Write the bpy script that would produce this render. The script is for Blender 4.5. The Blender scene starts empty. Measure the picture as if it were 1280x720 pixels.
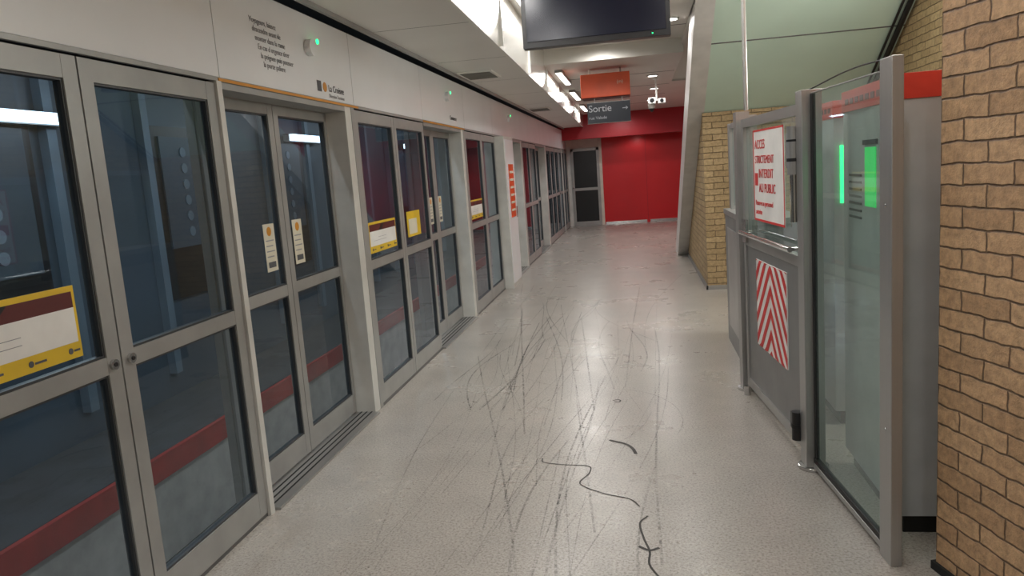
import bpy, math, random
from mathutils import Matrix, Vector
random.seed(11)
S=bpy.context.scene
S.view_settings.view_transform='Standard'
S.view_settings.look='None'
S.view_settings.exposure=-0.2

def lin(c):
    return tuple(((v/255.0)/12.92 if v/255.0<=0.04045 else (((v/255.0)+0.055)/1.055)**2.4) for v in c)+(1.0,)

# ---------------------------------------------------------------- materials
def mat(name,col,rough=0.5,metal=0.0,var=0.06,scale=6.0,bump=0.0,bscale=60.0,emit=None,estr=1.0,spec=0.5):
    m=bpy.data.materials.new(name); m.use_nodes=True
    nt=m.node_tree; N=nt.nodes; L=nt.links
    p=N['Principled BSDF']
    p.inputs['Roughness'].default_value=rough
    p.inputs['Metallic'].default_value=metal
    p.inputs['Specular IOR Level'].default_value=spec
    tc=N.new('ShaderNodeTexCoord')
    n=N.new('ShaderNodeTexNoise'); n.inputs['Scale'].default_value=scale; n.inputs['Detail'].default_value=5
    L.new(tc.outputs['Object'],n.inputs['Vector'])
    r=N.new('ShaderNodeValToRGB')
    c=lin(col)
    r.color_ramp.elements[0].position=0.3; r.color_ramp.elements[1].position=0.7
    r.color_ramp.elements[0].color=tuple(max(0,v*(1-2*var)) for v in c[:3])+(1,)
    r.color_ramp.elements[1].color=tuple(min(1,v*(1+var)) for v in c[:3])+(1,)
    L.new(n.outputs['Fac'],r.inputs['Fac']); L.new(r.outputs['Color'],p.inputs['Base Color'])
    if bump>0:
        n2=N.new('ShaderNodeTexNoise'); n2.inputs['Scale'].default_value=bscale
        L.new(tc.outputs['Object'],n2.inputs['Vector'])
        b=N.new('ShaderNodeBump'); b.inputs['Strength'].default_value=bump; b.inputs['Distance'].default_value=0.003
        L.new(n2.outputs['Fac'],b.inputs['Height']); L.new(b.outputs['Normal'],p.inputs['Normal'])
    if emit:
        p.inputs['Emission Color'].default_value=lin(emit); p.inputs['Emission Strength'].default_value=estr
    return m

def brushed(name,col,rough,metal):
    m=bpy.data.materials.new(name); m.use_nodes=True
    nt=m.node_tree; N=nt.nodes; L=nt.links; p=N['Principled BSDF']
    tc=N.new('ShaderNodeTexCoord'); mp=N.new('ShaderNodeMapping'); mp.inputs['Scale'].default_value=(160,160,1.2)
    L.new(tc.outputs['Object'],mp.inputs['Vector'])
    n=N.new('ShaderNodeTexNoise'); n.inputs['Scale'].default_value=1.0; n.inputs['Detail'].default_value=4; L.new(mp.outputs[0],n.inputs['Vector'])
    n2=N.new('ShaderNodeTexNoise'); n2.inputs['Scale'].default_value=5.0; n2.inputs['Detail'].default_value=4; L.new(tc.outputs['Object'],n2.inputs['Vector'])
    r=N.new('ShaderNodeMapRange'); r.inputs['To Min'].default_value=0.86; r.inputs['To Max'].default_value=1.08; L.new(n.outputs['Fac'],r.inputs['Value'])
    s=N.new('ShaderNodeVectorMath'); s.operation='SCALE'; s.inputs[0].default_value=lin(col)[:3]; L.new(r.outputs[0],s.inputs['Scale'])
    L.new(s.outputs[0],p.inputs['Base Color'])
    r2=N.new('ShaderNodeMapRange'); r2.inputs['To Min'].default_value=rough-.1; r2.inputs['To Max'].default_value=rough+.14; L.new(n2.outputs['Fac'],r2.inputs['Value'])
    L.new(r2.outputs[0],p.inputs['Roughness']); p.inputs['Metallic'].default_value=metal
    return m

def glass(name,tint,base=0.05,power=4.0,rough=0.02,haze=0.0,hazecol=(150,160,160),gl=0.75):
    m=bpy.data.materials.new(name); m.use_nodes=True
    nt=m.node_tree; N=nt.nodes; L=nt.links
    N.remove(N['Principled BSDF']); out=N['Material Output']
    t=N.new('ShaderNodeBsdfTransparent'); t.inputs['Color'].default_value=lin(tint)
    g=N.new('ShaderNodeBsdfGlossy'); g.inputs['Roughness'].default_value=rough; g.inputs['Color'].default_value=(0.84,0.92,0.98,1)
    lw=N.new('ShaderNodeLayerWeight'); lw.inputs['Blend'].default_value=0.5
    pw=N.new('ShaderNodeMath'); pw.operation='POWER'; pw.inputs[1].default_value=power
    ad=N.new('ShaderNodeMath'); ad.operation='MULTIPLY_ADD'; ad.inputs[1].default_value=gl; ad.inputs[2].default_value=base
    L.new(lw.outputs['Facing'],pw.inputs[0]); L.new(pw.outputs[0],ad.inputs[0])
    mx=N.new('ShaderNodeMixShader'); L.new(ad.outputs[0],mx.inputs[0]); L.new(t.outputs[0],mx.inputs[1]); L.new(g.outputs[0],mx.inputs[2])
    d=N.new('ShaderNodeBsdfDiffuse'); d.inputs['Color'].default_value=lin(hazecol)  # pale diffuse veil mixed in to brighten the panes
    tc=N.new('ShaderNodeTexCoord'); n=N.new('ShaderNodeTexNoise'); n.inputs['Scale'].default_value=3.0; n.inputs['Detail'].default_value=6
    L.new(tc.outputs['Object'],n.inputs['Vector'])
    hm=N.new('ShaderNodeMath'); hm.operation='MULTIPLY'; hm.inputs[1].default_value=haze*2
    L.new(n.outputs['Fac'],hm.inputs[0])
    mx2=N.new('ShaderNodeMixShader'); L.new(hm.outputs[0],mx2.inputs[0]); L.new(mx.outputs[0],mx2.inputs[1]); L.new(d.outputs[0],mx2.inputs[2])
    L.new(mx2.outputs[0],out.inputs['Surface'])
    return m

def brick(name,c1,c2,mortar):
    m=bpy.data.materials.new(name); m.use_nodes=True
    nt=m.node_tree; N=nt.nodes; L=nt.links; p=N['Principled BSDF']
    uv=N.new('ShaderNodeUVMap')
    nz=N.new('ShaderNodeTexNoise'); nz.inputs['Scale'].default_value=14; nz.inputs['Detail'].default_value=4
    L.new(uv.outputs[0],nz.inputs['Vector'])
    sub=N.new('ShaderNodeVectorMath'); sub.operation='SUBTRACT'; sub.inputs[1].default_value=(0.5,0.5,0.5)
    L.new(nz.outputs['Color'],sub.inputs[0])
    sc=N.new('ShaderNodeVectorMath'); sc.operation='SCALE'; sc.inputs['Scale'].default_value=0.02
    L.new(sub.outputs[0],sc.inputs[0])
    ad=N.new('ShaderNodeVectorMath'); ad.operation='ADD'; L.new(uv.outputs[0],ad.inputs[0]); L.new(sc.outputs[0],ad.inputs[1])
    b=N.new('ShaderNodeTexBrick'); b.inputs['Scale'].default_value=1.0
    b.inputs['Brick Width'].default_value=0.215; b.inputs['Row Height'].default_value=0.068
    b.inputs['Mortar Size'].default_value=0.005; b.inputs['Mortar Smooth'].default_value=0.8; b.inputs['Bias'].default_value=-0.1
    b.inputs['Color1'].default_value=lin(c1); b.inputs['Color2'].default_value=lin(c2); b.inputs['Mortar'].default_value=lin(mortar)
    L.new(ad.outputs[0],b.inputs['Vector'])
    n2=N.new('ShaderNodeTexNoise'); n2.inputs['Scale'].default_value=32; n2.inputs['Detail'].default_value=6; n2.inputs['Roughness'].default_value=0.7
    L.new(uv.outputs[0],n2.inputs['Vector'])
    mr=N.new('ShaderNodeMapRange'); mr.inputs['From Min'].default_value=0.3; mr.inputs['From Max'].default_value=0.7; mr.inputs['To Min'].default_value=0.6; mr.inputs['To Max'].default_value=1.15
    L.new(n2.outputs['Fac'],mr.inputs['Value'])
    mu=N.new('ShaderNodeVectorMath'); mu.operation='SCALE'; L.new(b.outputs['Color'],mu.inputs[0]); L.new(mr.outputs[0],mu.inputs['Scale'])
    L.new(mu.outputs[0],p.inputs['Base Color']); p.inputs['Roughness'].default_value=0.6
    inv=N.new('ShaderNodeMath'); inv.operation='MULTIPLY_ADD'; inv.inputs[1].default_value=-1.0; inv.inputs[2].default_value=1.0
    L.new(b.outputs['Fac'],inv.inputs[0])
    mm=N.new('ShaderNodeMath'); mm.operation='MULTIPLY_ADD'; mm.inputs[1].default_value=0.9
    L.new(n2.outputs['Fac'],mm.inputs[0]); L.new(inv.outputs[0],mm.inputs[2])
    bp=N.new('ShaderNodeBump'); bp.inputs['Strength'].default_value=0.9; bp.inputs['Distance'].default_value=0.010
    L.new(mm.outputs[0],bp.inputs['Height']); L.new(bp.outputs['Normal'],p.inputs['Normal'])
    return m

def floormat():
    m=bpy.data.materials.new('terrazzo_floor'); m.use_nodes=True
    nt=m.node_tree; N=nt.nodes; L=nt.links; p=N['Principled BSDF']
    tc=N.new('ShaderNodeTexCoord')
    n=N.new('ShaderNodeTexNoise'); n.inputs['Scale'].default_value=95; n.inputs['Detail'].default_value=5; n.inputs['Roughness'].default_value=0.75
    L.new(tc.outputs['Object'],n.inputs['Vector'])
    r=N.new('ShaderNodeValToRGB'); e=r.color_ramp.elements
    e[0].position=0.36; e[0].color=lin((118,112,105)); e[1].position=0.64; e[1].color=lin((186,180,172))
    x=r.color_ramp.elements.new(0.465); x.color=lin((162,156,148))
    L.new(n.outputs['Fac'],r.inputs['Fac'])
    n2=N.new('ShaderNodeTexNoise'); n2.inputs['Scale'].default_value=1.1; n2.inputs['Detail'].default_value=8; n2.inputs['Roughness'].default_value=0.68
    L.new(tc.outputs['Object'],n2.inputs['Vector'])
    mr=N.new('ShaderNodeMapRange'); mr.inputs['From Min'].default_value=0.3; mr.inputs['From Max'].default_value=0.7; mr.inputs['To Min'].default_value=0.76; mr.inputs['To Max'].default_value=1.05
    L.new(n2.outputs['Fac'],mr.inputs['Value'])
    mu=N.new('ShaderNodeVectorMath'); mu.operation='SCALE'; L.new(r.outputs['Color'],mu.inputs[0]); L.new(mr.outputs[0],mu.inputs['Scale'])
    L.new(mu.outputs[0],p.inputs['Base Color'])
    mr2=N.new('ShaderNodeMapRange'); mr2.inputs['To Min'].default_value=0.40; mr2.inputs['To Max'].default_value=0.18
    L.new(n2.outputs['Fac'],mr2.inputs['Value']); L.new(mr2.outputs[0],p.inputs['Roughness'])
    n3=N.new('ShaderNodeTexNoise'); n3.inputs['Scale'].default_value=9; L.new(tc.outputs['Object'],n3.inputs['Vector'])
    bp=N.new('ShaderNodeBump'); bp.inputs['Strength'].default_value=0.08; bp.inputs['Distance'].default_value=0.01
    L.new(n3.outputs['Fac'],bp.inputs['Height']); L.new(bp.outputs['Normal'],p.inputs['Normal'])
    p.inputs['Specular IOR Level'].default_value=0.5
    return m

def scuffmat(name,op,scale):
    m=bpy.data.materials.new(name); m.use_nodes=True
    nt=m.node_tree; N=nt.nodes; L=nt.links; p=N['Principled BSDF']
    p.inputs['Base Color'].default_value=lin((62,58,55)); p.inputs['Roughness'].default_value=0.35
    tc=N.new('ShaderNodeTexCoord'); n=N.new('ShaderNodeTexNoise'); n.inputs['Scale'].default_value=scale; n.inputs['Detail'].default_value=3
    L.new(tc.outputs['Object'],n.inputs['Vector'])
    mr=N.new('ShaderNodeMapRange'); mr.inputs['From Min'].default_value=0.38; mr.inputs['From Max'].default_value=0.6; mr.inputs['To Min'].default_value=0.0; mr.inputs['To Max'].default_value=op
    L.new(n.outputs['Fac'],mr.inputs['Value'])
    n4=N.new('ShaderNodeTexNoise'); n4.inputs['Scale'].default_value=1.6; L.new(tc.outputs['Object'],n4.inputs['Vector'])
    m4=N.new('ShaderNodeMapRange'); m4.inputs['From Min'].default_value=0.35; m4.inputs['From Max'].default_value=0.62; m4.inputs['To Min'].default_value=0.4
    L.new(n4.outputs['Fac'],m4.inputs['Value'])
    mu=N.new('ShaderNodeMath'); mu.operation='MULTIPLY'; L.new(mr.outputs[0],mu.inputs[0]); L.new(m4.outputs[0],mu.inputs[1])
    L.new(mu.outputs[0],p.inputs['Alpha'])
    return m

M={}
M['floor']=floormat()
M['brick']=brick('tan_brick',(206,168,128),(180,143,106),(122,96,74))
M['brick2']=brick('tan_brick_far',(186,160,118),(164,138,98),(112,92,68))
M['frame']=mat('grey_aluminium_frame',(158,158,155),0.38,0.2)
M['frame_dk']=mat('shadow_grey_metal',(100,100,99),0.4,0.3)  # darker grey for door sills and soffit seams
M['post']=mat('pale_enamel_post',(204,203,197),0.4)
M['header']=mat('white_gloss_panel',(230,232,234),0.3,0.0,0.02,2)
M['black']=mat('black_rubber',(18,18,19),0.5)
M['gasket']=mat('grey_rubber',(58,60,62),0.5)
M['gap']=mat('dark_gap',(30,30,30),0.8)
M['ceil']=mat('white_ceiling_panel',(230,229,223),0.42,0.0,0.02,1.5)
M['ceil_up']=mat('white_upper_ceiling',(212,209,201),0.5,0.0,0.03,1.5)
M['fascia']=mat('brushed_fascia',(236,234,228),0.22,0.6,0.03,3)
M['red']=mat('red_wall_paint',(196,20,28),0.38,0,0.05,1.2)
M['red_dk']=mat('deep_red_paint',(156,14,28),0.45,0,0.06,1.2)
M['cream']=mat('cream_wall',(210,204,190),0.5)
M['green']=mat('pale_green_soffit',(202,224,208),0.45,0.0,0.04,1.2)
M['steel']=brushed('brushed_steel',(178,177,175),0.34,0.8)
M['steel_dk']=brushed('dull_steel_panel',(140,140,139),0.42,0.6)
M['chrome']=mat('chrome',(205,205,205),0.12,1.0)
M['stringer']=mat('silver_stringer',(212,210,206),0.35,0.15)
M['concrete']=mat('dark_concrete',(60,65,70),0.8,0,0.15,3,0.4,20)
M['tunnel']=mat('blue_grey_wall_panel',(70,88,102),0.4,0.0,0.12,1.2)
M['tunnel_lt']=mat('pale_blue_grey_panel',(118,138,152),0.4,0,0.1,1.5)
M['tred']=mat('red_kerb_band',(190,44,36),0.5,0,0.1)
M['twhite']=mat('off_white_kerb',(210,204,194),0.6,0,0.1)
M['yellow']=mat('yellow_vinyl',(222,186,44),0.45)
M['white']=mat('white_vinyl',(230,229,225),0.45)
M['creamst']=mat('cream_sticker',(214,208,188),0.5)
M['dkred']=mat('dark_red_print',(88,26,24),0.5)
M['orange']=mat('orange_lacquer',(206,78,32),0.4,emit=(206,78,32),estr=0.05)  # lacquer colour with a faint glow put in
M['orange_line']=mat('ochre_strip',(206,140,40),0.4)
M['navy']=mat('navy_sign',(36,42,52),0.35)
M['signwhite']=mat('sign_lettering',(190,194,200),0.5)
M['screen']=mat('dark_screen',(10,14,30),0.2,0,0.02,2,emit=(10,14,34),estr=0.3)
M['plastic']=mat('black_plastic',(22,22,24),0.35)
M['ink']=mat('dark_ink',(84,84,88),0.6)
M['greyink']=mat('grey_ink',(146,146,149),0.6)
M['redink']=mat('red_ink',(204,40,40),0.5)
M['cabinet']=mat('grey_cabinet',(182,185,188),0.35,0.05)
M['cabred']=mat('red_cabinet_top',(204,58,46),0.35)
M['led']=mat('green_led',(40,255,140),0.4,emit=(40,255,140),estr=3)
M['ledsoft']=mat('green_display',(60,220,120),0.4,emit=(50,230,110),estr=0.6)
M['lamp']=mat('lamp_diffuser',(255,250,240),0.5,emit=(255,250,242),estr=7)
M['lampcool']=mat('cool_lamp_diffuser',(235,245,255),0.5,emit=(215,238,255),estr=5)
M['vent']=mat('vent_grey',(120,118,112),0.6)
M['psdglass']=glass('screen_door_glass',(208,216,222),0.05,3.4,0.02,0.055,(110,132,146),.6)
M['gateglass']=glass('green_tint_glass',(228,240,232),0.07,3.5,0.03,0.13,(175,195,184))
M['scuff']=scuffmat('faint_tyre_mark',0.42,60)
M['scuff2']=scuffmat('dotted_tyre_mark',0.52,42)
M['tape']=mat('dark_tape',(48,44,41),0.6)

# ---------------------------------------------------------------- mesh builder
class B:
    def __init__(s,name): s.name=name; s.v=[]; s.f=[]; s.uv=[]; s.m=[]; s.sm=[]; s.mats=[]
    def mi(s,k):
        if k not in s.mats: s.mats.append(k)
        return s.mats.index(k)
    def face(s,pts,k,uv=None,smooth=False):
        i=len(s.v); s.v+= [tuple(p) for p in pts]; s.f.append(list(range(i,i+len(pts))))
        if uv is None:
            a,b,c=Vector(pts[0]),Vector(pts[1]),Vector(pts[2]); n=(b-a).cross(c-a)
            ax=max(range(3),key=lambda q:abs(n[q]))
            uv=[((p[1],p[2]) if ax==0 else (p[0],p[2]) if ax==1 else (p[0],p[1])) for p in pts]
        s.uv.append(uv); s.m.append(s.mi(k)); s.sm.append(smooth)
    def box(s,x0,x1,y0,y1,z0,z1,k):
        if x0>x1:x0,x1=x1,x0
        if y0>y1:y0,y1=y1,y0
        if z0>z1:z0,z1=z1,z0
        P=[(x0,y0,z0),(x1,y0,z0),(x1,y1,z0),(x0,y1,z0),(x0,y0,z1),(x1,y0,z1),(x1,y1,z1),(x0,y1,z1)]
        for q in ((0,3,2,1),(4,5,6,7),(0,1,5,4),(1,2,6,5),(2,3,7,6),(3,0,4,7)):
            s.face([P[i] for i in q],k)
    def prism(s,poly,x0,x1,k):
        A=[(x0,y,z) for y,z in poly]; C=[(x1,y,z) for y,z in poly]
        s.face(A,k); s.face(C[::-1],k)
        n=len(poly)
        for i in range(n):
            j=(i+1)%n; s.face([A[i],C[i],C[j],A[j]],k)
    def cyl(s,p0,p1,r,k,n=18,r1=None):
        if r1 is None: r1=r
        p0=Vector(p0); p1=Vector(p1); d=(p1-p0).normalized()
        a=Vector((0,0,1)) if abs(d.z)<0.9 else Vector((1,0,0))
        u=d.cross(a).normalized(); w=d.cross(u)
        c0=[p0+(u*math.cos(t)+w*math.sin(t))*r for t in [2*math.pi*i/n for i in range(n)]]
        c1=[p1+(u*math.cos(t)+w*math.sin(t))*r1 for t in [2*math.pi*i/n for i in range(n)]]
        for i in range(n):
            j=(i+1)%n; s.face([c0[i],c0[j],c1[j],c1[i]],k,smooth=True)
        s.face(c0[::-1],k); s.face(c1,k)
    def done(s,loc=(0,0,0),rz=0,bevel=0,parent=None):
        me=bpy.data.meshes.new(s.name); me.from_pydata(s.v,[],s.f)
        for k in s.mats: me.materials.append(M[k])
        ul=me.uv_layers.new(name='UVMap'); li=0
        for fi,f in enumerate(s.f):
            p=me.polygons[fi]; p.material_index=s.m[fi]; p.use_smooth=s.sm[fi]
            for q in range(len(f)): ul.data[li].uv=s.uv[fi][q]; li+=1
        o=bpy.data.objects.new(s.name,me); S.collection.objects.link(o)
        o.location=loc; o.rotation_euler=(0,0,rz)
        if bevel>0:
            import bmesh
            bm=bmesh.new(); bm.from_mesh(me); bmesh.ops.remove_doubles(bm,verts=bm.verts,dist=1e-5); bm.to_mesh(me); bm.free()
            md=o.modifiers.new('bevel','BEVEL'); md.width=bevel; md.segments=2; md.limit_method='ANGLE'; md.angle_limit=math.radians(50)
        if parent: o.parent=parent
        return o

R_LEFT=(math.pi/2,0,math.pi/2)
R_CAM=(math.pi/2,0,0)
R_RIGHT=(math.pi/2,0,-math.pi/2)
def text(parent,name,body,loc,rot,size,k,align='LEFT'):
    c=bpy.data.curves.new(name,'FONT'); c.body=body; c.size=size; c.align_x=align; c.extrude=0.0006
    c.materials.append(M[k]); o=bpy.data.objects.new(name,c); S.collection.objects.link(o)
    o.location=loc; o.rotation_euler=rot; o.parent=parent
    return o

# ---------------------------------------------------------------- floor & shell
WX=-1.77; DX=-1.90; YE=20.0; YB=-3.0
b=B('floor'); b.face([(-1.97,YB,0),(2.55,YB,0),(2.55,YE,0),(-1.97,YE,0)],'floor'); b.box(-1.97,2.55,YB,YE,-0.2,-0.002,'concrete'); b.done()

b=B('wall_end')
b.box(-0.86,2.6,YE,YE+0.15,0,3.0,'red')
b.box(-1.97,-0.86,YE-0.05,YE+0.15,0,3.0,'cream')
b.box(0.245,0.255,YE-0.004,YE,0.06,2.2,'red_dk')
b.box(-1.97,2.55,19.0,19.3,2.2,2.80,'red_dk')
b.done()
b=B('baseboard_end'); b.box(-0.84,0.22,YE-0.02,YE,0,0.07,'chrome'); b.box(0.30,2.5,YE-0.02,YE,0,0.07,'chrome'); b.done()
b=B('wall_right'); b.box(2.55,2.7,YB,13.0,-0.2,6.0,'brick2'); b.box(2.55,2.7,13.0,YE+.15,-0.2,6.0,'red'); b.done()
b=B('wall_back'); b.box(-1.97,2.7,YB-0.15,YB,-0.2,3.6,'cream'); b.done()

b=B('door_end')
y=YE-0.051
x0,x1=-1.66,-0.93
b.box(x0,x0+.07,y-.05,y,0,2.0,'frame'); b.box(x1-.07,x1,y-.05,y,0,2.0,'frame'); b.box(x0,x1,y-.05,y,1.93,2.0,'frame')
b.box(x0+.07,x1-.07,y-.045,y,0,.12,'frame'); b.box(x0+.07,x1-.07,y-.045,y,.92,.99,'frame')
b.box(x0+.07,x1-.07,y-.02,y-.01,.12,1.93,'plastic'); b.cyl((x0+.035,y-.08,1.0),(x0+.035,y-.05,1.0),.02,'chrome')
b.box(x0-.10,x0,y-.03,y,0,2.05,'post'); b.box(x1,x1+.06,y-.03,y,0,2.19,'cream')
b.done(bevel=.003)

def sx(Y): return -0.99-0.0167*(Y-4.4)
b=B('ceiling')
seams=[YB+1.62*i for i in range(15)]
for i in range(14):
    y0=seams[i]+.004; y1=min(seams[i+1]-.004,19.0)
    if y0>=19.0: break
    b.face([(-1.70,y0,2.5),(sx(y0)-.03,y0,2.5),(sx(y1)-.03,y1,2.5),(-1.70,y1,2.5)],'ceil')
b.face([(-1.95,YB,2.52),(sx(YB)-.03,YB,2.52),(sx(19)-.03,19,2.52),(-1.95,19,2.52)],'gap')
b.box(-1.725,-1.70,YB,19,2.475,2.53,'frame')
b.face([(sx(YB)-.03,YB,2.49),(sx(YB),YB,2.49),(sx(19),19,2.49),(sx(19)-.03,19,2.49)],'ceil')
b.face([(sx(YB)-.03,YB,2.49),(sx(19)-.03,19,2.49),(sx(19)-.03,19,2.53),(sx(YB)-.03,YB,2.53)],'ceil')
b.box(-1.3,0.62,YB,9.6,2.95,3.0,'ceil_up')
b.box(-1.3,0.62,9.6,19.0,2.78,3.0,'ceil_up')
b.box(0.62,2.55,12.9,19.0,2.78,3.0,'ceil_up')
b.prism([(12.95,2.78),(6.8,6.2),(6.8,6.3),(12.95,2.88)],0.60,2.55,'ceil_up')
b.prism([(12.95,2.78),(12.95,2.88),(6.8,6.3),(6.8,2.95)],0.60,0.63,'ceil_up')
for yy in (1.5,3.9,6.3,8.7): b.box(-1.0,0.6,yy-.004,yy+.004,2.947,2.951,'gap')
for yy in (11.4,13.2,15.0,16.8): b.box(-1.0,0.6,yy-.004,yy+.004,2.777,2.781,'gap')
b.box(-1.97,2.55,19.0,YE+.1,2.80,2.85,'ceil_up')
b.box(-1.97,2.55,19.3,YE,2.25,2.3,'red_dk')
b.box(0.62,2.55,YB,6.75,3.4,3.45,'ceil_up')
b.box(0.60,0.64,YB,7.2,2.95,3.45,'ceil_up')
b.done()
b=B('trim_fascia')
n=12
for i in range(n):
    y0=YB+(19-YB)*i/n+.004; y1=YB+(19-YB)*(i+1)/n-.004
    b.face([(sx(y0),y0,2.49),(sx(y1),y1,2.49),(sx(y1)+.03,y1,2.95),(sx(y0)+.03,y0,2.95)],'fascia')
    b.box(sx(y0)+.002,sx(y0)+.03,y0-.012,y0+.006,2.50,2.94,'ceil')
b.done()

for (vx,vy) in ((-1.5,7.7),(-1.5,12.6)):
    b=B('air_vent'); b.box(vx-.17,vx+.17,vy-.28,vy+.28,2.485,2.4985,'ceil')
    for i in range(9):
        q=vy-.24+i*.055; b.box(vx-.145,vx+.145,q,q+.03,2.480,2.485,'vent')
    b.done()

# ---------------------------------------------------------------- platform screen doors
DH=1.985
def leaf(b,y0,y1,x,th=.04,st=.065,z0=.02,z1=DH-.01,mid=(.93,.99),top=.075,bot=.12,k='frame'):
    xa,xb=x-th,x
    b.box(xa,xb,y0,y0+st,z0,z1,k); b.box(xa,xb,y1-st,y1,z0,z1,k)
    b.box(xa,xb-.001,y0+st,y1-st,z1-top,z1,k); b.box(xa,xb-.001,y0+st,y1-st,z0,z0+bot,k); b.box(xa,xb-.001,y0+st,y1-st,mid[0],mid[1],k)
    g=.008; xs=xb-.006
    for (za,zb) in ((z0+bot,mid[0]),(mid[1],z1-top)):
        b.box(xa+.005,xs,y0+st,y0+st+g,za,zb,'gasket'); b.box(xa+.005,xs,y1-st-g,y1-st,za,zb,'gasket')
        b.box(xa+.005,xs,y0+st+g,y1-st-g,za,za+g,'gasket'); b.box(xa+.005,xs,y0+st+g,y1-st-g,zb-g,zb,'gasket')
        xm=x-.018
        b.face([(xm,y0+st+g,za+g),(xm,y1-st-g,za+g),(xm,y1-st-g,zb-g),(xm,y0+st+g,zb-g)],'psdglass')
def infosign(b,y0,y1,z0,z1,x):
    b.box(x,x+.002,y0,y1,z0,z1,'yellow')
    h=z1-z0; b.box(x+.002,x+.003,y0+.012,y1-.012,z0+h*.70,z1-h*.08,'dkred'); b.box(x+.002,x+.003,y0+.012,y1-.012,z0+h*.22,z0+h*.70,'white')
    b.face([(x+.0033,y0+.2,z0+h*.70),(x+.0033,y0+.26,z0+h*.70),(x+.0033,y0+.32,z1-h*.08),(x+.0033,y0+.27,z1-h*.08)],'plastic')
    for i in range(4):
        yy=y0+.05+(y1-y0-.1)*i/3.0; b.cyl((x+.002,yy,z0+h*.11),(x+.0032,yy,z0+h*.11),.010,'ink',12); b.box(x+.002,x+.003,min(yy+.014,y1-.02),min(yy+.06,y1-.01),z0+h*.09,z0+h*.12,'ink')
    for i in range(2):
        b.box(x+.003,x+.0035,y0+.08+.1*i,y0+(y1-y0)*.6,z0+h*(.38+.1*i),z0+h*(.39+.1*i),'greyink')

def hinged(y0,y1,signs=True):
    b=B('emergency_exit_door'); mid=(y0+y1)/2
    leaf(b,y0+.005,mid-.004,WX); leaf(b,mid+.004,y1-.035,WX)
    b.box(WX-.1,WX+.012,y1-.03,y1+.01,0,DH,'post')
    for yy in (mid-.045,mid+.045): b.cyl((WX,yy,.93+.03),(WX+.012,yy,.96),.018,'chrome'); b.cyl((WX+.012,yy,.96),(WX+.014,yy,.96),.008,'black')
    b.box(WX-.06,WX-.005,y0,y1,0,.018,'frame_dk')
    if signs: infosign(b,mid-.74,mid-.155,1.02,1.25,WX-.016)
    return b.done(bevel=.0025)
def sliding(y0,y1,stick=True):
    b=B('sliding_platform_door'); mid=(y0+y1)/2
    leaf(b,y0-.04,mid-.003,DX,st=.055); leaf(b,mid+.003,y1+.02,DX,st=.055)
    b.box(DX-.04,WX,y1,y1+.15,0,DH,'post')
    b.box(WX-.012,WX+.003,y1+.10,y1+.155,0,DH,'frame')
    b.box(DX-.04,WX-.06,y0-.03,y0,0,DH,'frame')
    b.box(DX,WX+.03,y0,y1,.001,.012,'steel')
    for q in (0.02,0.055,0.09): b.box(DX+q+.01,DX+q+.02,y0,y1,.012,.0135,'gap')
    b.box(DX-.03,WX,y0,y1,DH-.03,DH-.001,'frame')
    if stick:
        for yy in (mid-.17,mid+.17):
            b.box(DX-.016,DX-.014,yy-.06,yy+.06,1.08,1.33,'creamst')
            b.cyl((DX-.014,yy,1.29),(DX-.013,yy,1.29),.025,'orange_line',14); b.box(DX-.014,DX-.013,yy-.04,yy+.04,1.10,1.13,'ink')
            for i in range(4):
                b.box(DX-.014,DX-.013,yy-.045,yy+.03+.012*(i%2),1.155+.028*i,1.161+.028*i,'greyink')
    return b.done(bevel=.0025)
def fixed(y0,y1,sign=0):
    b=B('fixed_glass_screen'); mid=(y0+y1)/2
    leaf(b,y0+.01,mid-.004,WX,st=.05); leaf(b,mid+.004,y1-.005,WX,st=.05)
    b.box(WX-.05,WX+.002,y0,y1,0,.02,'frame_dk')
    if sign: infosign(b,y0+.10,mid-.14,1.03,1.24,WX-.016)
    if sign>1: b.box(WX-.016,WX-.014,mid+.16,mid+.52,1.06,1.26,'yellow'); b.box(WX-.014,WX-.013,mid+.2,mid+.42,1.08,1.20,'creamst')
    return b.done(bevel=.0025)

hinged(-1.9,-0.2,False)
b=B('fixed_glass_screen'); leaf(b,-3.0,-1.95,WX); b.done()
fixed(-0.2,1.43)
hinged(1.43,3.15)
sliding(3.18,4.62)
fixed(4.77,6.40,2)
sliding(6.42,7.83)
fixed(7.98,9.74,1)
sliding(10.55,11.95,False)
fixed(12.10,13.75)
sliding(13.78,15.2,False)
fixed(15.35,16.95)
hinged(16.97,18.6,False)
fixed(18.6,19.92)
b=B('technical_cabinet')
b.box(-2.0,-1.66,9.76,10.50,0,1.98,'post'); b.box(-1.66,-1.652,9.80,10.46,.06,1.94,'header')
b.box(-1.652,-1.648,9.95,10.33,.92,1.62,'orange')
for i in range(6): b.box(-1.648,-1.646,10.0,10.28,1.0+.1*i,1.03+.1*i,'creamst')
b.box(-1.652,-1.64,10.38,10.41,.9,1.05,'chrome')
b.done(bevel=.006)

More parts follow.
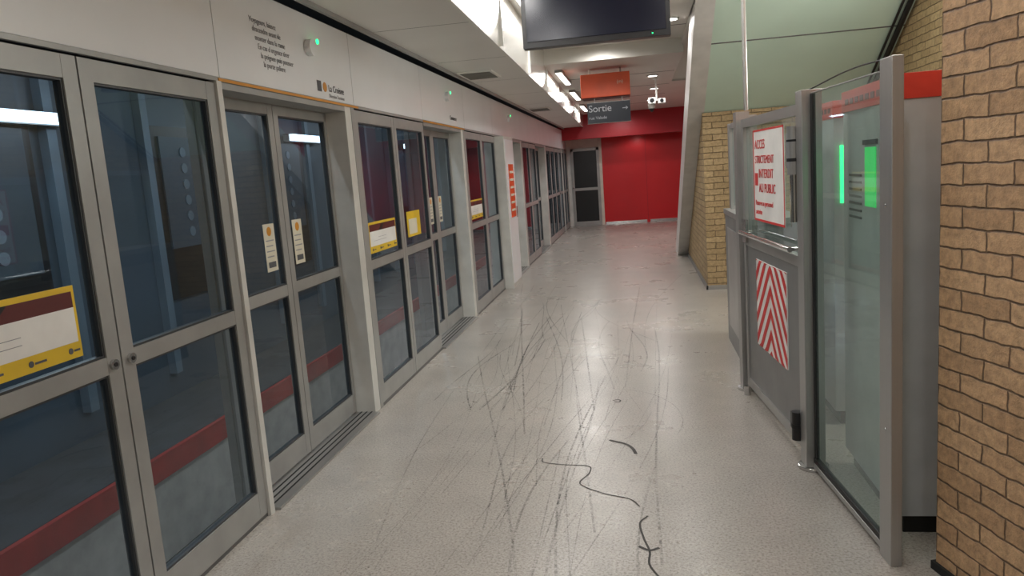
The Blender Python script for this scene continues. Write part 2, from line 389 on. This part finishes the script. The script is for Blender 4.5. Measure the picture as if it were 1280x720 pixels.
b=B('trim_header')
b.box(-1.96,WX-.012,YB,YE-.06,DH,2.46,'gap')
cuts=[-3,-1.6,-.0,1.55,3.17,4.79,6.41,8.03,9.65,11.27,12.89,14.51,16.13,17.75,19.37,19.94]
for i in range(len(cuts)-1):
    b.box(WX-.012,WX,cuts[i]+.003,cuts[i+1]-.003,DH+.02,2.45,'header')
b.box(WX-.012,WX+.004,YB,YE-.06,DH,DH+.018,'frame')
for a,c in ((3.15,4.85),(6.4,8.0)): b.box(WX+.004,WX+.007,a,c,DH+.001,DH+.014,'orange_line')
for yy in (4.15,7.3,10.9): 
    b.cyl((WX,yy,2.27),(WX+.035,yy,2.27),.045,'header'); b.cyl((WX+.03,yy+.07,2.31),(WX+.036,yy+.07,2.31),.014,'led')
b.box(WX,WX+.001,4.23,4.29,2.045,2.105,'ink'); b.cyl((WX,4.34,2.075),(WX+.0015,4.34,2.075),.028,'orange_line')
hd=b.done()
text(hd,'station_name','La Croisee',(WX+.002,4.39,2.055),R_LEFT,.055,'ink')
text(hd,'station_name_b','Direction Terminus',(WX+.002,4.39,2.02),R_LEFT,.03,'greyink')
for i,s in enumerate(['Voyageurs, laissez','descendre avant de','monter dans la rame','En cas d urgence tirer','la poignee puis pousser','la porte paliere']):
    text(hd,'notice_line',s,(WX+.002,3.50+.02*i,2.30-.040*i),R_LEFT,.038,'greyink')
text(hd,'station_name_c','Commerce',(WX+.002,7.4,2.06),R_LEFT,.06,'ink')

# trackway behind the doors
b=B('wall_track')
b.box(-4.75,-4.6,YB,YE+1,-1.2,3.2,'tunnel')
b.box(-4.6,-2.0,YB,YE+1,3.0,3.2,'concrete')
b.box(-4.6,-1.97,YB-.2,YB,-1.2,3.2,'concrete'); b.box(-4.6,-1.97,YE+.9,YE+1,-1.2,3.2,'concrete')
b.box(-2.05,-1.975,YB,YE+1,-1.2,-.2,'concrete')
for i in range(20):
    yy=YB+1.2*i; b.box(-4.6,-4.52,yy,yy+.10,-.2,3.0,'tunnel_lt')
    if i%2==0:
        b.box(-4.59,-4.56,yy+.16,yy+1.06,.5,2.2,'plastic'); b.box(-4.57,-4.54,yy+.25,yy+.97,1.0,2.1,'tunnel')
        for j in range(6): b.cyl((-4.54,yy+.61,1.15+.16*j),(-4.53,yy+.61,1.15+.16*j),.05,'tunnel_lt')
b.box(-4.52,-3.62,YB,YE+1,-1.2,-.58,'twhite'); b.box(-4.52,-3.60,YB,YE+1,-.58,-.40,'tred'); b.box(-4.52,-3.64,YB,YE+1,-.40,-.395,'concrete')
b.box(-3.6,-2.05,YB,YE+1,-1.25,-1.2,'concrete')
for xx in (-3.3,-2.35): b.box(xx,xx+.15,YB,YE+1,-1.2,-1.05,'steel_dk')
b.done()
for yy in (-1.0,4.3,9.5,14.5):
    b=B('tunnel_lamp'); b.box(-4.52,-4.44,yy,yy+1.3,2.12,2.22,'frame'); b.box(-4.45,-4.38,yy+.03,yy+1.27,2.13,2.21,'lampcool'); b.done()

# ---------------------------------------------------------------- staircase & bricks
k=0.5726; Y0=12.5
def zu(Y): return k*(Y0-Y)
b=B('staircase')
b.prism([(Y0,0.0),(5.4,zu(5.4)),(5.4,zu(5.4)+.45),(Y0+.75,0.0)],0.60,0.78,'stringer')
b.prism([(Y0,0.0),(5.4,zu(5.4)),(5.4,zu(5.4)+.04),(Y0+.07,0.0)],0.78,2.549,'green')
for q in (7.95,9.4,6.4):
    b.prism([(q,zu(q)-.003),(q-.012,zu(q-.012)-.003),(q-.012,zu(q-.012)+.002),(q,zu(q)+.002)],0.78,2.549,'frame_dk')
i=0; y=Y0+.5
while y>6.0:
    z=.17*(i+1); b.box(0.78,2.549,y-.30,y,z-.17 if i else 0,z,'stringer'); y-=.297; i+=1
b.cyl((2.49,9.0,zu(9.0)-.04),(2.49,6.9,zu(6.9)-.04),.025,'black'); b.cyl((2.43,9.0,zu(9.0)-.03),(2.43,6.9,zu(6.9)-.03),.012,'black')
ya=8.97
b.prism([(ya,0),(ya,zu(ya)-.01),(12.35,zu(12.35)-.01),(12.35,0)],.757,2.549,'brick2')
b.box(.735,2.549,ya-.02,ya,0,.05,'steel'); b.box(.74,.757,ya-.02,12.3,0,.05,'steel_dk')
b.done()
b=B('wall_brick_pier'); b.box(0,1.50,-2.8,0,0,3.39,'brick'); b.box(-.012,1.50,-2.8,.012,0,.03,'gap')
b.done(loc=(.985,2.72,0),rz=math.radians(15))

# ---------------------------------------------------------------- gates
GL=(.85,2.78,0); GR=math.atan(.0903)
b=B('glass_barrier')
b.box(-.018,.022,-.05,.05,0,1.79,'steel')
b.box(-.045,.045,.83,.92,0.02,1.77,'steel'); b.cyl((0,.875,0),(0,.875,.02),.07,'chrome')
b.box(-.012,.012,.05,.83,.045,.07,'black'); b.box(-.014,.014,.05,.83,.02,.045,'steel')
b.face([(0,.05,.07),(0,.83,.07),(0,.83,1.75),(0,.05,1.75)],'gateglass')
b.box(-.008,.008,.80,.83,.07,1.75,'black'); b.box(-.005,.005,.05,.83,1.75,1.756,'steel')
for zz in (.5,1.3): b.cyl((-.02,0,zz),(.024,0,zz),.007,'chrome')
b.done(loc=GL,rz=GR,bevel=.003)

b=B('swing_gate')
ya,yb=.95,2.12
b.box(-.02,.02,ya,ya+.05,.06,1.72,'steel'); b.box(-.02,.02,yb-.05,yb,.06,1.72,'steel')
b.box(-.019,.019,ya+.05,yb-.05,1.67,1.72,'steel'); b.box(-.019,.019,ya+.05,yb-.05,.06,.11,'steel'); b.box(-.019,.019,ya+.05,yb-.05,.96,1.01,'steel')
b.box(-.010,.010,ya+.05,yb-.05,.11,.96,'steel_dk')
b.face([(0,ya+.05,1.01),(0,yb-.05,1.01),(0,yb-.05,1.67),(0,ya+.05,1.67)],'gateglass')
for z0,z1 in ((1.40,1.62),(.12,.26)):
    kk='plastic' if z0<1 else 'steel'
    b.cyl((-.05,ya-.005,z0),(-.05,ya-.005,z1),.028,kk); b.box(-.055,-.02,ya-.02,ya+.10,z0+.03,z1-.03,kk)
    b.cyl((-.05,ya-.005,z0+.06),(-.05,ya-.005,z0+.075),.030,'black'); b.cyl((-.05,ya-.005,z1-.07),(-.05,ya-.005,z1-.06),.030,'black')
b.cyl((-.05,ya-.005,1.18),(-.05,ya-.005,1.40),.018,'chrome')
b.cyl((-.06,ya+.04,1.045),(-.06,yb-.08,1.045),.013,'chrome')
for yy in (ya+.06,yb-.10): b.cyl((-.06,yy,1.045),(0,yy,1.045),.009,'chrome')
b.box(-.035,-.02,yb-.12,yb-.02,.98,1.12,'chrome')
b.box(-.04,.04,2.16,2.24,.02,1.77,'steel'); b.cyl((0,2.2,0),(0,2.2,.02),.065,'chrome'); b.cyl((-.03,2.08,.0),(-.03,2.08,.06),.022,'chrome')
b.box(-.016,-.012,1.22,1.84,1.13,1.64,'white')
b.box(-.0175,-.016,1.22,1.84,1.13,1.142,'redink'); b.box(-.0175,-.016,1.22,1.84,1.63,1.64,'redink')
b.box(-.0175,-.016,1.22,1.232,1.13,1.64,'redink'); b.box(-.0175,-.016,1.828,1.84,1.13,1.64,'redink')
b.box(-.0175,-.016,1.745,1.81,1.33,1.40,'redink')
cy0,cy1,cz0,cz1=1.22,1.84,.39,.90
b.box(-.016,-.010,cy0,cy1,cz0,cz1,'white')
mid=(cy0+cy1)/2; w=.062; hw=(cy1-cy0)/2
for i in range(-4,6):
    za=cz0+i*.125
    for sgn in (-1,1):
        n=8
        for q in range(n):
            t0,t1=q/n,(q+1)/n
            def pt(t,dz):
                return (-.0172, mid+sgn*hw*(1-t), min(cz1,max(cz0,za+dz+t*.34)))
            P=[pt(t0,0),pt(t1,0),pt(t1,w),pt(t0,w)]
            if max(p[2] for p in P)-min(p[2] for p in P)>.002: b.face(P if sgn<0 else P[::-1],'redink')
g=b.done(loc=GL,rz=GR)
for s,yy,zz,sz in (('ACCES',1.80,1.535,.072),('STRICTEMENT',1.80,1.455,.062),('INTERDIT',1.72,1.375,.07),('AU PUBLIC',1.72,1.295,.07),('Reserve au personnel',1.80,1.22,.042),('autorise',1.80,1.17,.042)):
    text(g,'notice_text',s,(-.018,yy,zz),R_RIGHT,sz,'redink')

b=B('fare_gate_cabinet')
def cab(b,x0,x1,y0,y1,h):
    b.box(x0+.03,x1-.03,y0+.03,y1-.03,0,.08,'black'); b.box(x0,x1,y0,y1,.08,h-.09,'cabinet')
    b.box(x0-.006,x1+.006,y0-.006,y1+.006,h-.09,h,'cabred')
    for i in range(9): b.box(x0-.008,x0-.006,y0+.04+i*.075,y0+.09+i*.075,h-.06,h-.035,'dkred')
cab(b,.935,1.5,2.97,3.72,1.75)
b.box(.931,.935,3.05,3.64,.14,1.58,'cabinet')
b.box(.926,.931,3.22,3.36,1.26,1.50,'ledsoft')  # glowing panel added in place of a green reflection on the glass
b.box(.922,.9311,3.20,3.38,1.51,1.53,'plastic')
for i in range(7): b.box(.9265,.931,3.42,3.60,1.2+.03*i,1.21+.03*i,'plastic')
b.done(bevel=.006)
b=B('fare_gate_cabinet')
cab(b,1.02,1.5,4.25,4.95,1.75)
b.box(1.05,1.07,4.238,4.25,1.22,1.52,'led'); b.box(1.15,1.4,4.24,4.25,1.15,1.4,'plastic')  # the green strip glows to imitate a reflection in the barrier glass
b.done(bevel=.006)
b=B('fare_gate_cabinet')
b.box(.70,1.05,5.15,6.45,0.0,1.05,'steel_dk'); b.box(.69,1.06,5.14,6.46,1.05,1.09,'steel'); b.box(.73,.78,5.2,5.28,1.09,1.76,'steel'); b.box(.73,.78,6.3,6.38,1.09,1.76,'steel')
b.face([(.755,5.28,1.12),(.755,6.3,1.12),(.755,6.3,1.72),(.755,5.28,1.72)],'gateglass'); b.box(.74,.77,5.28,6.3,1.72,1.76,'steel')
b.box(.697,.70,5.3,6.3,.15,.95,'steel')
b.done(bevel=.005)
b=B('ticket_validator')
b.box(1.75,2.0,4.0,5.2,.0,1.0,'cabinet'); b.box(1.74,2.01,3.99,5.21,1.0,1.05,'cabred'); b.box(1.80,1.95,4.05,4.25,1.05,1.25,'plastic'); b.box(1.83,1.92,4.04,4.05,1.1,1.2,'ledsoft')
b.done(bevel=.006)
b=B('support_rod'); b.cyl((.665,4.84,1.77),(.665,4.84,3.4),.013,'steel'); b.cyl((.665,4.84,3.385),(.665,4.84,3.4),.04,'steel'); b.done()
cu=bpy.data.curves.new('thin_cable','CURVE'); cu.dimensions='3D'; cu.bevel_depth=.003; cu.materials.append(M['black'])
sp=cu.splines.new('BEZIER'); sp.bezier_points.add(2)
for p,c in zip(sp.bezier_points,((.853,2.80,1.79),(.83,3.2,1.80),(.772,3.65,1.77))): p.co=c; p.handle_left_type=p.handle_right_type='AUTO'
o=bpy.data.objects.new('thin_cable',cu); S.collection.objects.link(o)

# ---------------------------------------------------------------- hanging things
b=B('hanging_display_screen')
b.box(-.70,.26,5.18,5.26,2.305,2.86,'plastic'); b.box(-.672,.232,5.174,5.181,2.345,2.835,'screen')
b.box(-.30,-.14,5.26,5.32,2.5,2.7,'plastic'); b.cyl((-.22,5.30,2.6),(-.22,5.30,2.95),.025,'plastic'); b.box(-.32,-.12,5.2,5.4,2.935,2.95,'plastic')
b.box(.14,.148,5.176,5.18,2.322,2.33,'led')
b.done(bevel=.004)
b=B('exit_sign')
b.box(-.60,-.04,10.30,10.36,2.07,2.33,'navy'); b.box(-.605,-.035,10.305,10.355,2.065,2.07,'frame'); b.box(-.605,-.035,10.305,10.355,2.33,2.337,'frame')
for xx in (-.5,-.14): b.cyl((xx,10.33,2.33),(xx,10.33,2.388),.008,'steel')
b.box(-.14,-.07,10.297,10.30,2.235,2.245,'signwhite'); b.face([(-.07-.022,10.297,2.262),(-.07-.03,10.297,2.255),(-.07,10.297,2.235),(-.065,10.297,2.24)],'signwhite'); b.face([(-.07-.03,10.297,2.225),(-.07-.022,10.297,2.218),(-.065,10.297,2.24),(-.07,10.297,2.245)],'signwhite')
e=b.done()
text(e,'sign_text','Sortie',(-.585,10.297,2.215),R_CAM,.125,'signwhite')
text(e,'sign_text_small','rue Valade',(-.585,10.297,2.12),R_CAM,.055,'signwhite')
b=B('metro_line_sign')
b.box(-.67,-.03,10.28,10.62,2.40,2.70,'orange'); b.box(-.66,-.04,10.29,10.61,2.39,2.40,'dkred')  # darker underside put into the colour by a dark red plate
for xx in (-.55,-.15): b.cyl((xx,10.45,2.70),(xx,10.45,2.78),.01,'steel')
e=b.done(bevel=.006)
text(e,'logo','(m)',(-.20,10.276,2.56),R_CAM,.06,'creamst')
b=B('security_camera')
cx,cyy=.36,12.3
b.cyl((cx,cyy,2.779),(cx,cyy,2.46),.015,'white'); b.cyl((cx,cyy,2.779),(cx,cyy,2.765),.05,'white')
b.box(cx-.13,cx-.02,cyy-.16,cyy+.08,2.40,2.49,'white'); b.box(cx+.02,cx+.13,cyy-.12,cyy+.10,2.40,2.47,'white'); b.cyl((cx-.08,cyy,2.455),(cx+.08,cyy,2.455),.015,'white')
b.cyl((cx-.075,cyy-.165,2.445),(cx-.075,cyy-.15,2.445),.035,'plastic'); b.cyl((cx+.075,cyy-.125,2.435),(cx+.075,cyy-.11,2.435),.03,'plastic')
b.cyl((cx-.08,cyy-.05,2.40),(cx-.08,cyy-.05,2.33),.06,'white',r1=.05); b.cyl((cx-.08,cyy-.05,2.33),(cx-.08,cyy-.05,2.28),.05,'plastic',r1=.015)
b.done(bevel=.004)

# ---------------------------------------------------------------- lights
WARM=(1,.98,.955)
def area(name,loc,sx_,sy_,power,col=WARM,rot=(0,0,0),parent=None,spread=math.pi):
    l=bpy.data.lights.new(name,'AREA'); l.shape='RECTANGLE'; l.size=sx_; l.size_y=sy_; l.energy=power; l.color=col; l.spread=spread
    o=bpy.data.objects.new(name,l); S.collection.objects.link(o); o.location=loc; o.rotation_euler=rot
    if parent: o.parent=parent
    return o
for yy,zz in ((-1.2,2.95),(1.6,2.95),(4.2,2.95),(7.0,2.95),(10.9,2.78),(13.6,2.78),(16.6,2.78)):
    b=B('ceiling_light'); xx=sx(yy)+.16
    b.box(xx-.05,xx+.05,yy-.75,yy+.75,zz-.04,zz,'frame'); b.box(xx-.035,xx+.035,yy-.73,yy+.73,zz-.046,zz-.04,'lamp'); o=b.done()
    area('tube_light',(xx,yy,zz-.052),.07,1.45,20,parent=o)
for (xx,yy,zz,pw) in ((.3,11.8,2.78,36),(.37,13.8,2.78,36),(.35,16.2,2.78,46),(-.3,18.2,2.78,46),(-.35,9.3,2.95,30),(-.45,8.2,2.95,20),(.42,8.3,2.95,30),(.42,6.2,2.95,30),(.05,19.6,2.25,8),(0.42,4.0,2.95,28),(0.42,1.6,2.95,30),(.42,-.8,2.95,32)):  # row nearest the gates is added to brighten header and cabinet front
    b=B('downlight'); b.cyl((xx,yy,zz-.012),(xx,yy,zz),.085,'frame',24); b.cyl((xx,yy,zz-.014),(xx,yy,zz-.012),.065,'lamp',24); o=b.done()
    l=bpy.data.lights.new('spot','SPOT'); l.energy=pw; l.spot_size=math.radians(172); l.spot_blend=.5; l.shadow_soft_size=.06; l.color=WARM
    q=bpy.data.objects.new('spot',l); S.collection.objects.link(q); q.location=(xx,yy,zz-.03); q.parent=o
for xx,yy in ((1.7,3.9),(1.7,0.5),(1.7,5.9)):
    b=B('ceiling_light'); b.box(xx-.3,xx+.3,yy-.3,yy+.3,3.36,3.4,'frame'); b.box(xx-.27,xx+.27,yy-.27,yy+.27,3.355,3.36,'lamp'); o=b.done()
    area('panel_light',(xx,yy,3.345),.52,.52,34,parent=o)
b=B('ceiling_light'); b.box(1.4,2.0,15.0,15.6,2.74,2.78,'frame'); b.box(1.43,1.97,15.03,15.57,2.735,2.74,'lamp'); o=b.done(); area('panel_light',(1.7,15.3,2.725),.52,.52,20,parent=o)
b=B('wall_lamp'); b.box(2.47,2.549,5.0,6.4,2.2,2.3,'frame'); b.box(2.455,2.47,5.03,6.37,2.21,2.29,'lamp'); o=b.done(); area('tube_light',(2.44,5.7,2.25),.08,1.3,34,(.94,1,.96),rot=(0,math.radians(115),0),parent=o)  # added lamp, hidden behind the pier, brightens the stair underside
for yy in (4.95,15.15): area('tunnel_tube',(-4.36,yy,2.17),.08,1.2,16,(.75,.9,1),rot=(0,math.radians(-60),0))
for yy in (-.5,3.2,7.0,11.5,16.0):  # unseen lamps added behind the header to brighten the kerb face
    b=B('tunnel_lamp'); b.box(-2.12,-1.99,yy-.6,yy+.6,2.55,2.65,'frame'); b.box(-2.14,-2.12,yy-.57,yy+.57,2.56,2.64,'lampcool'); o=b.done()
    area('tunnel_tube',(-2.16,yy,2.60),.08,1.1,34,(.84,.93,1),rot=(0,math.radians(35),0),parent=o)

w=bpy.data.worlds.new('World'); S.world=w; w.use_nodes=True; w.node_tree.nodes['Background'].inputs[0].default_value=(.5,.55,.6,1); w.node_tree.nodes['Background'].inputs[1].default_value=.05

# ---------------------------------------------------------------- floor marks
b=B('floor_scuff_marks')
zc=[.0008]
def ribbon(pts,w,k):
    zc[0]+=.000008
    P=[Vector(p) for p in pts]; Q=[]
    E=[P[0]*2-P[1]]+P+[P[-1]*2-P[-2]]
    for i in range(1,len(E)-2):
        for j in range(8):
            t=j/8; a,b_,c,d=E[i-1],E[i],E[i+1],E[i+2]
            Q.append(.5*((2*b_)+(c-a)*t+(2*a-5*b_+4*c-d)*t*t+(3*b_-a-3*c+d)*t**3))
    Q.append(P[-1])
    prev=None
    for i in range(len(Q)):
        t=(Q[min(i+1,len(Q)-1)]-Q[max(i-1,0)])
        if t.length<1e-6: continue
        t.normalize(); n=Vector((-t.y,t.x))*w/2
        L_=(Q[i].x+n.x,Q[i].y+n.y,zc[0]); R_=(Q[i].x-n.x,Q[i].y-n.y,zc[0])
        if prev: b.face([prev[0],prev[1],R_,L_],k)
        prev=(L_,R_)
for i in range(72):
    x=random.gauss(-.65,.42); y=random.uniform(1.3,6.8); L_=random.uniform(1.8,4.5)
    dx=random.gauss(0,.10); n=6; cv=random.uniform(-.16,.16); ph=random.uniform(0,6)
    pts=[(x+dx*L_*j/(n-1)+cv*math.sin(j*.7+ph),y+L_*j/(n-1)) for j in range(n)]
    if min(p[0] for p in pts)<-1.6 or max(p[0] for p in pts)>.55: continue
    ribbon(pts,random.choice((.004,.006,.008,.011)),'scuff' if random.random()<.5 else 'scuff2')
for i in range(6):
    cx=random.uniform(-.7,-.2); cy_=random.uniform(3.2,6.0); r=random.uniform(.4,.9); a0=random.uniform(0,6)
    ribbon([(cx+r*.7*math.cos(a0+t*.3),cy_+r*math.sin(a0+t*.3)) for t in range(7)],.006,'scuff')
ribbon([(-.56,3.80),(-.545,3.745),(-.44,3.71),(-.312,3.69),(-.30,3.60),(-.337,3.47),(-.22,3.36),(-.10,3.30),(-.054,3.22)],.007,'tape')
ribbon([(-.216,4.06),(-.13,4.0),(-.09,3.93),(-.071,3.85)],.018,'tape')
ribbon([(-.02,3.13),(-.054,3.06),(-.04,2.93),(-.018,2.82),(-.02,2.72),(.017,2.62)],.009,'tape')
ribbon([(-.06,2.86),(-.018,2.83),(.02,2.85)],.014,'tape')
ribbon([(-.22,4.78),(-.19,4.80),(-.17,4.78),(-.18,4.75),(-.21,4.76)],.010,'tape')
b.done()

# ---------------------------------------------------------------- camera
cam=bpy.data.cameras.new('camera'); co=bpy.data.objects.new('camera',cam); S.collection.objects.link(co)
fwd=Vector((-.1683,.9744,-.149)).normalized(); r=Vector((.9847,.159,-.0721)); r=(r-fwd*r.dot(fwd)).normalized(); u=r.cross(fwd)
m=Matrix(((r.x,u.x,-fwd.x,0),(r.y,u.y,-fwd.y,0),(r.z,u.z,-fwd.z,1.5),(0,0,0,1)))
co.matrix_world=m
cam.sensor_width=36; cam.lens=26.72; cam.clip_start=.05
S.camera=co
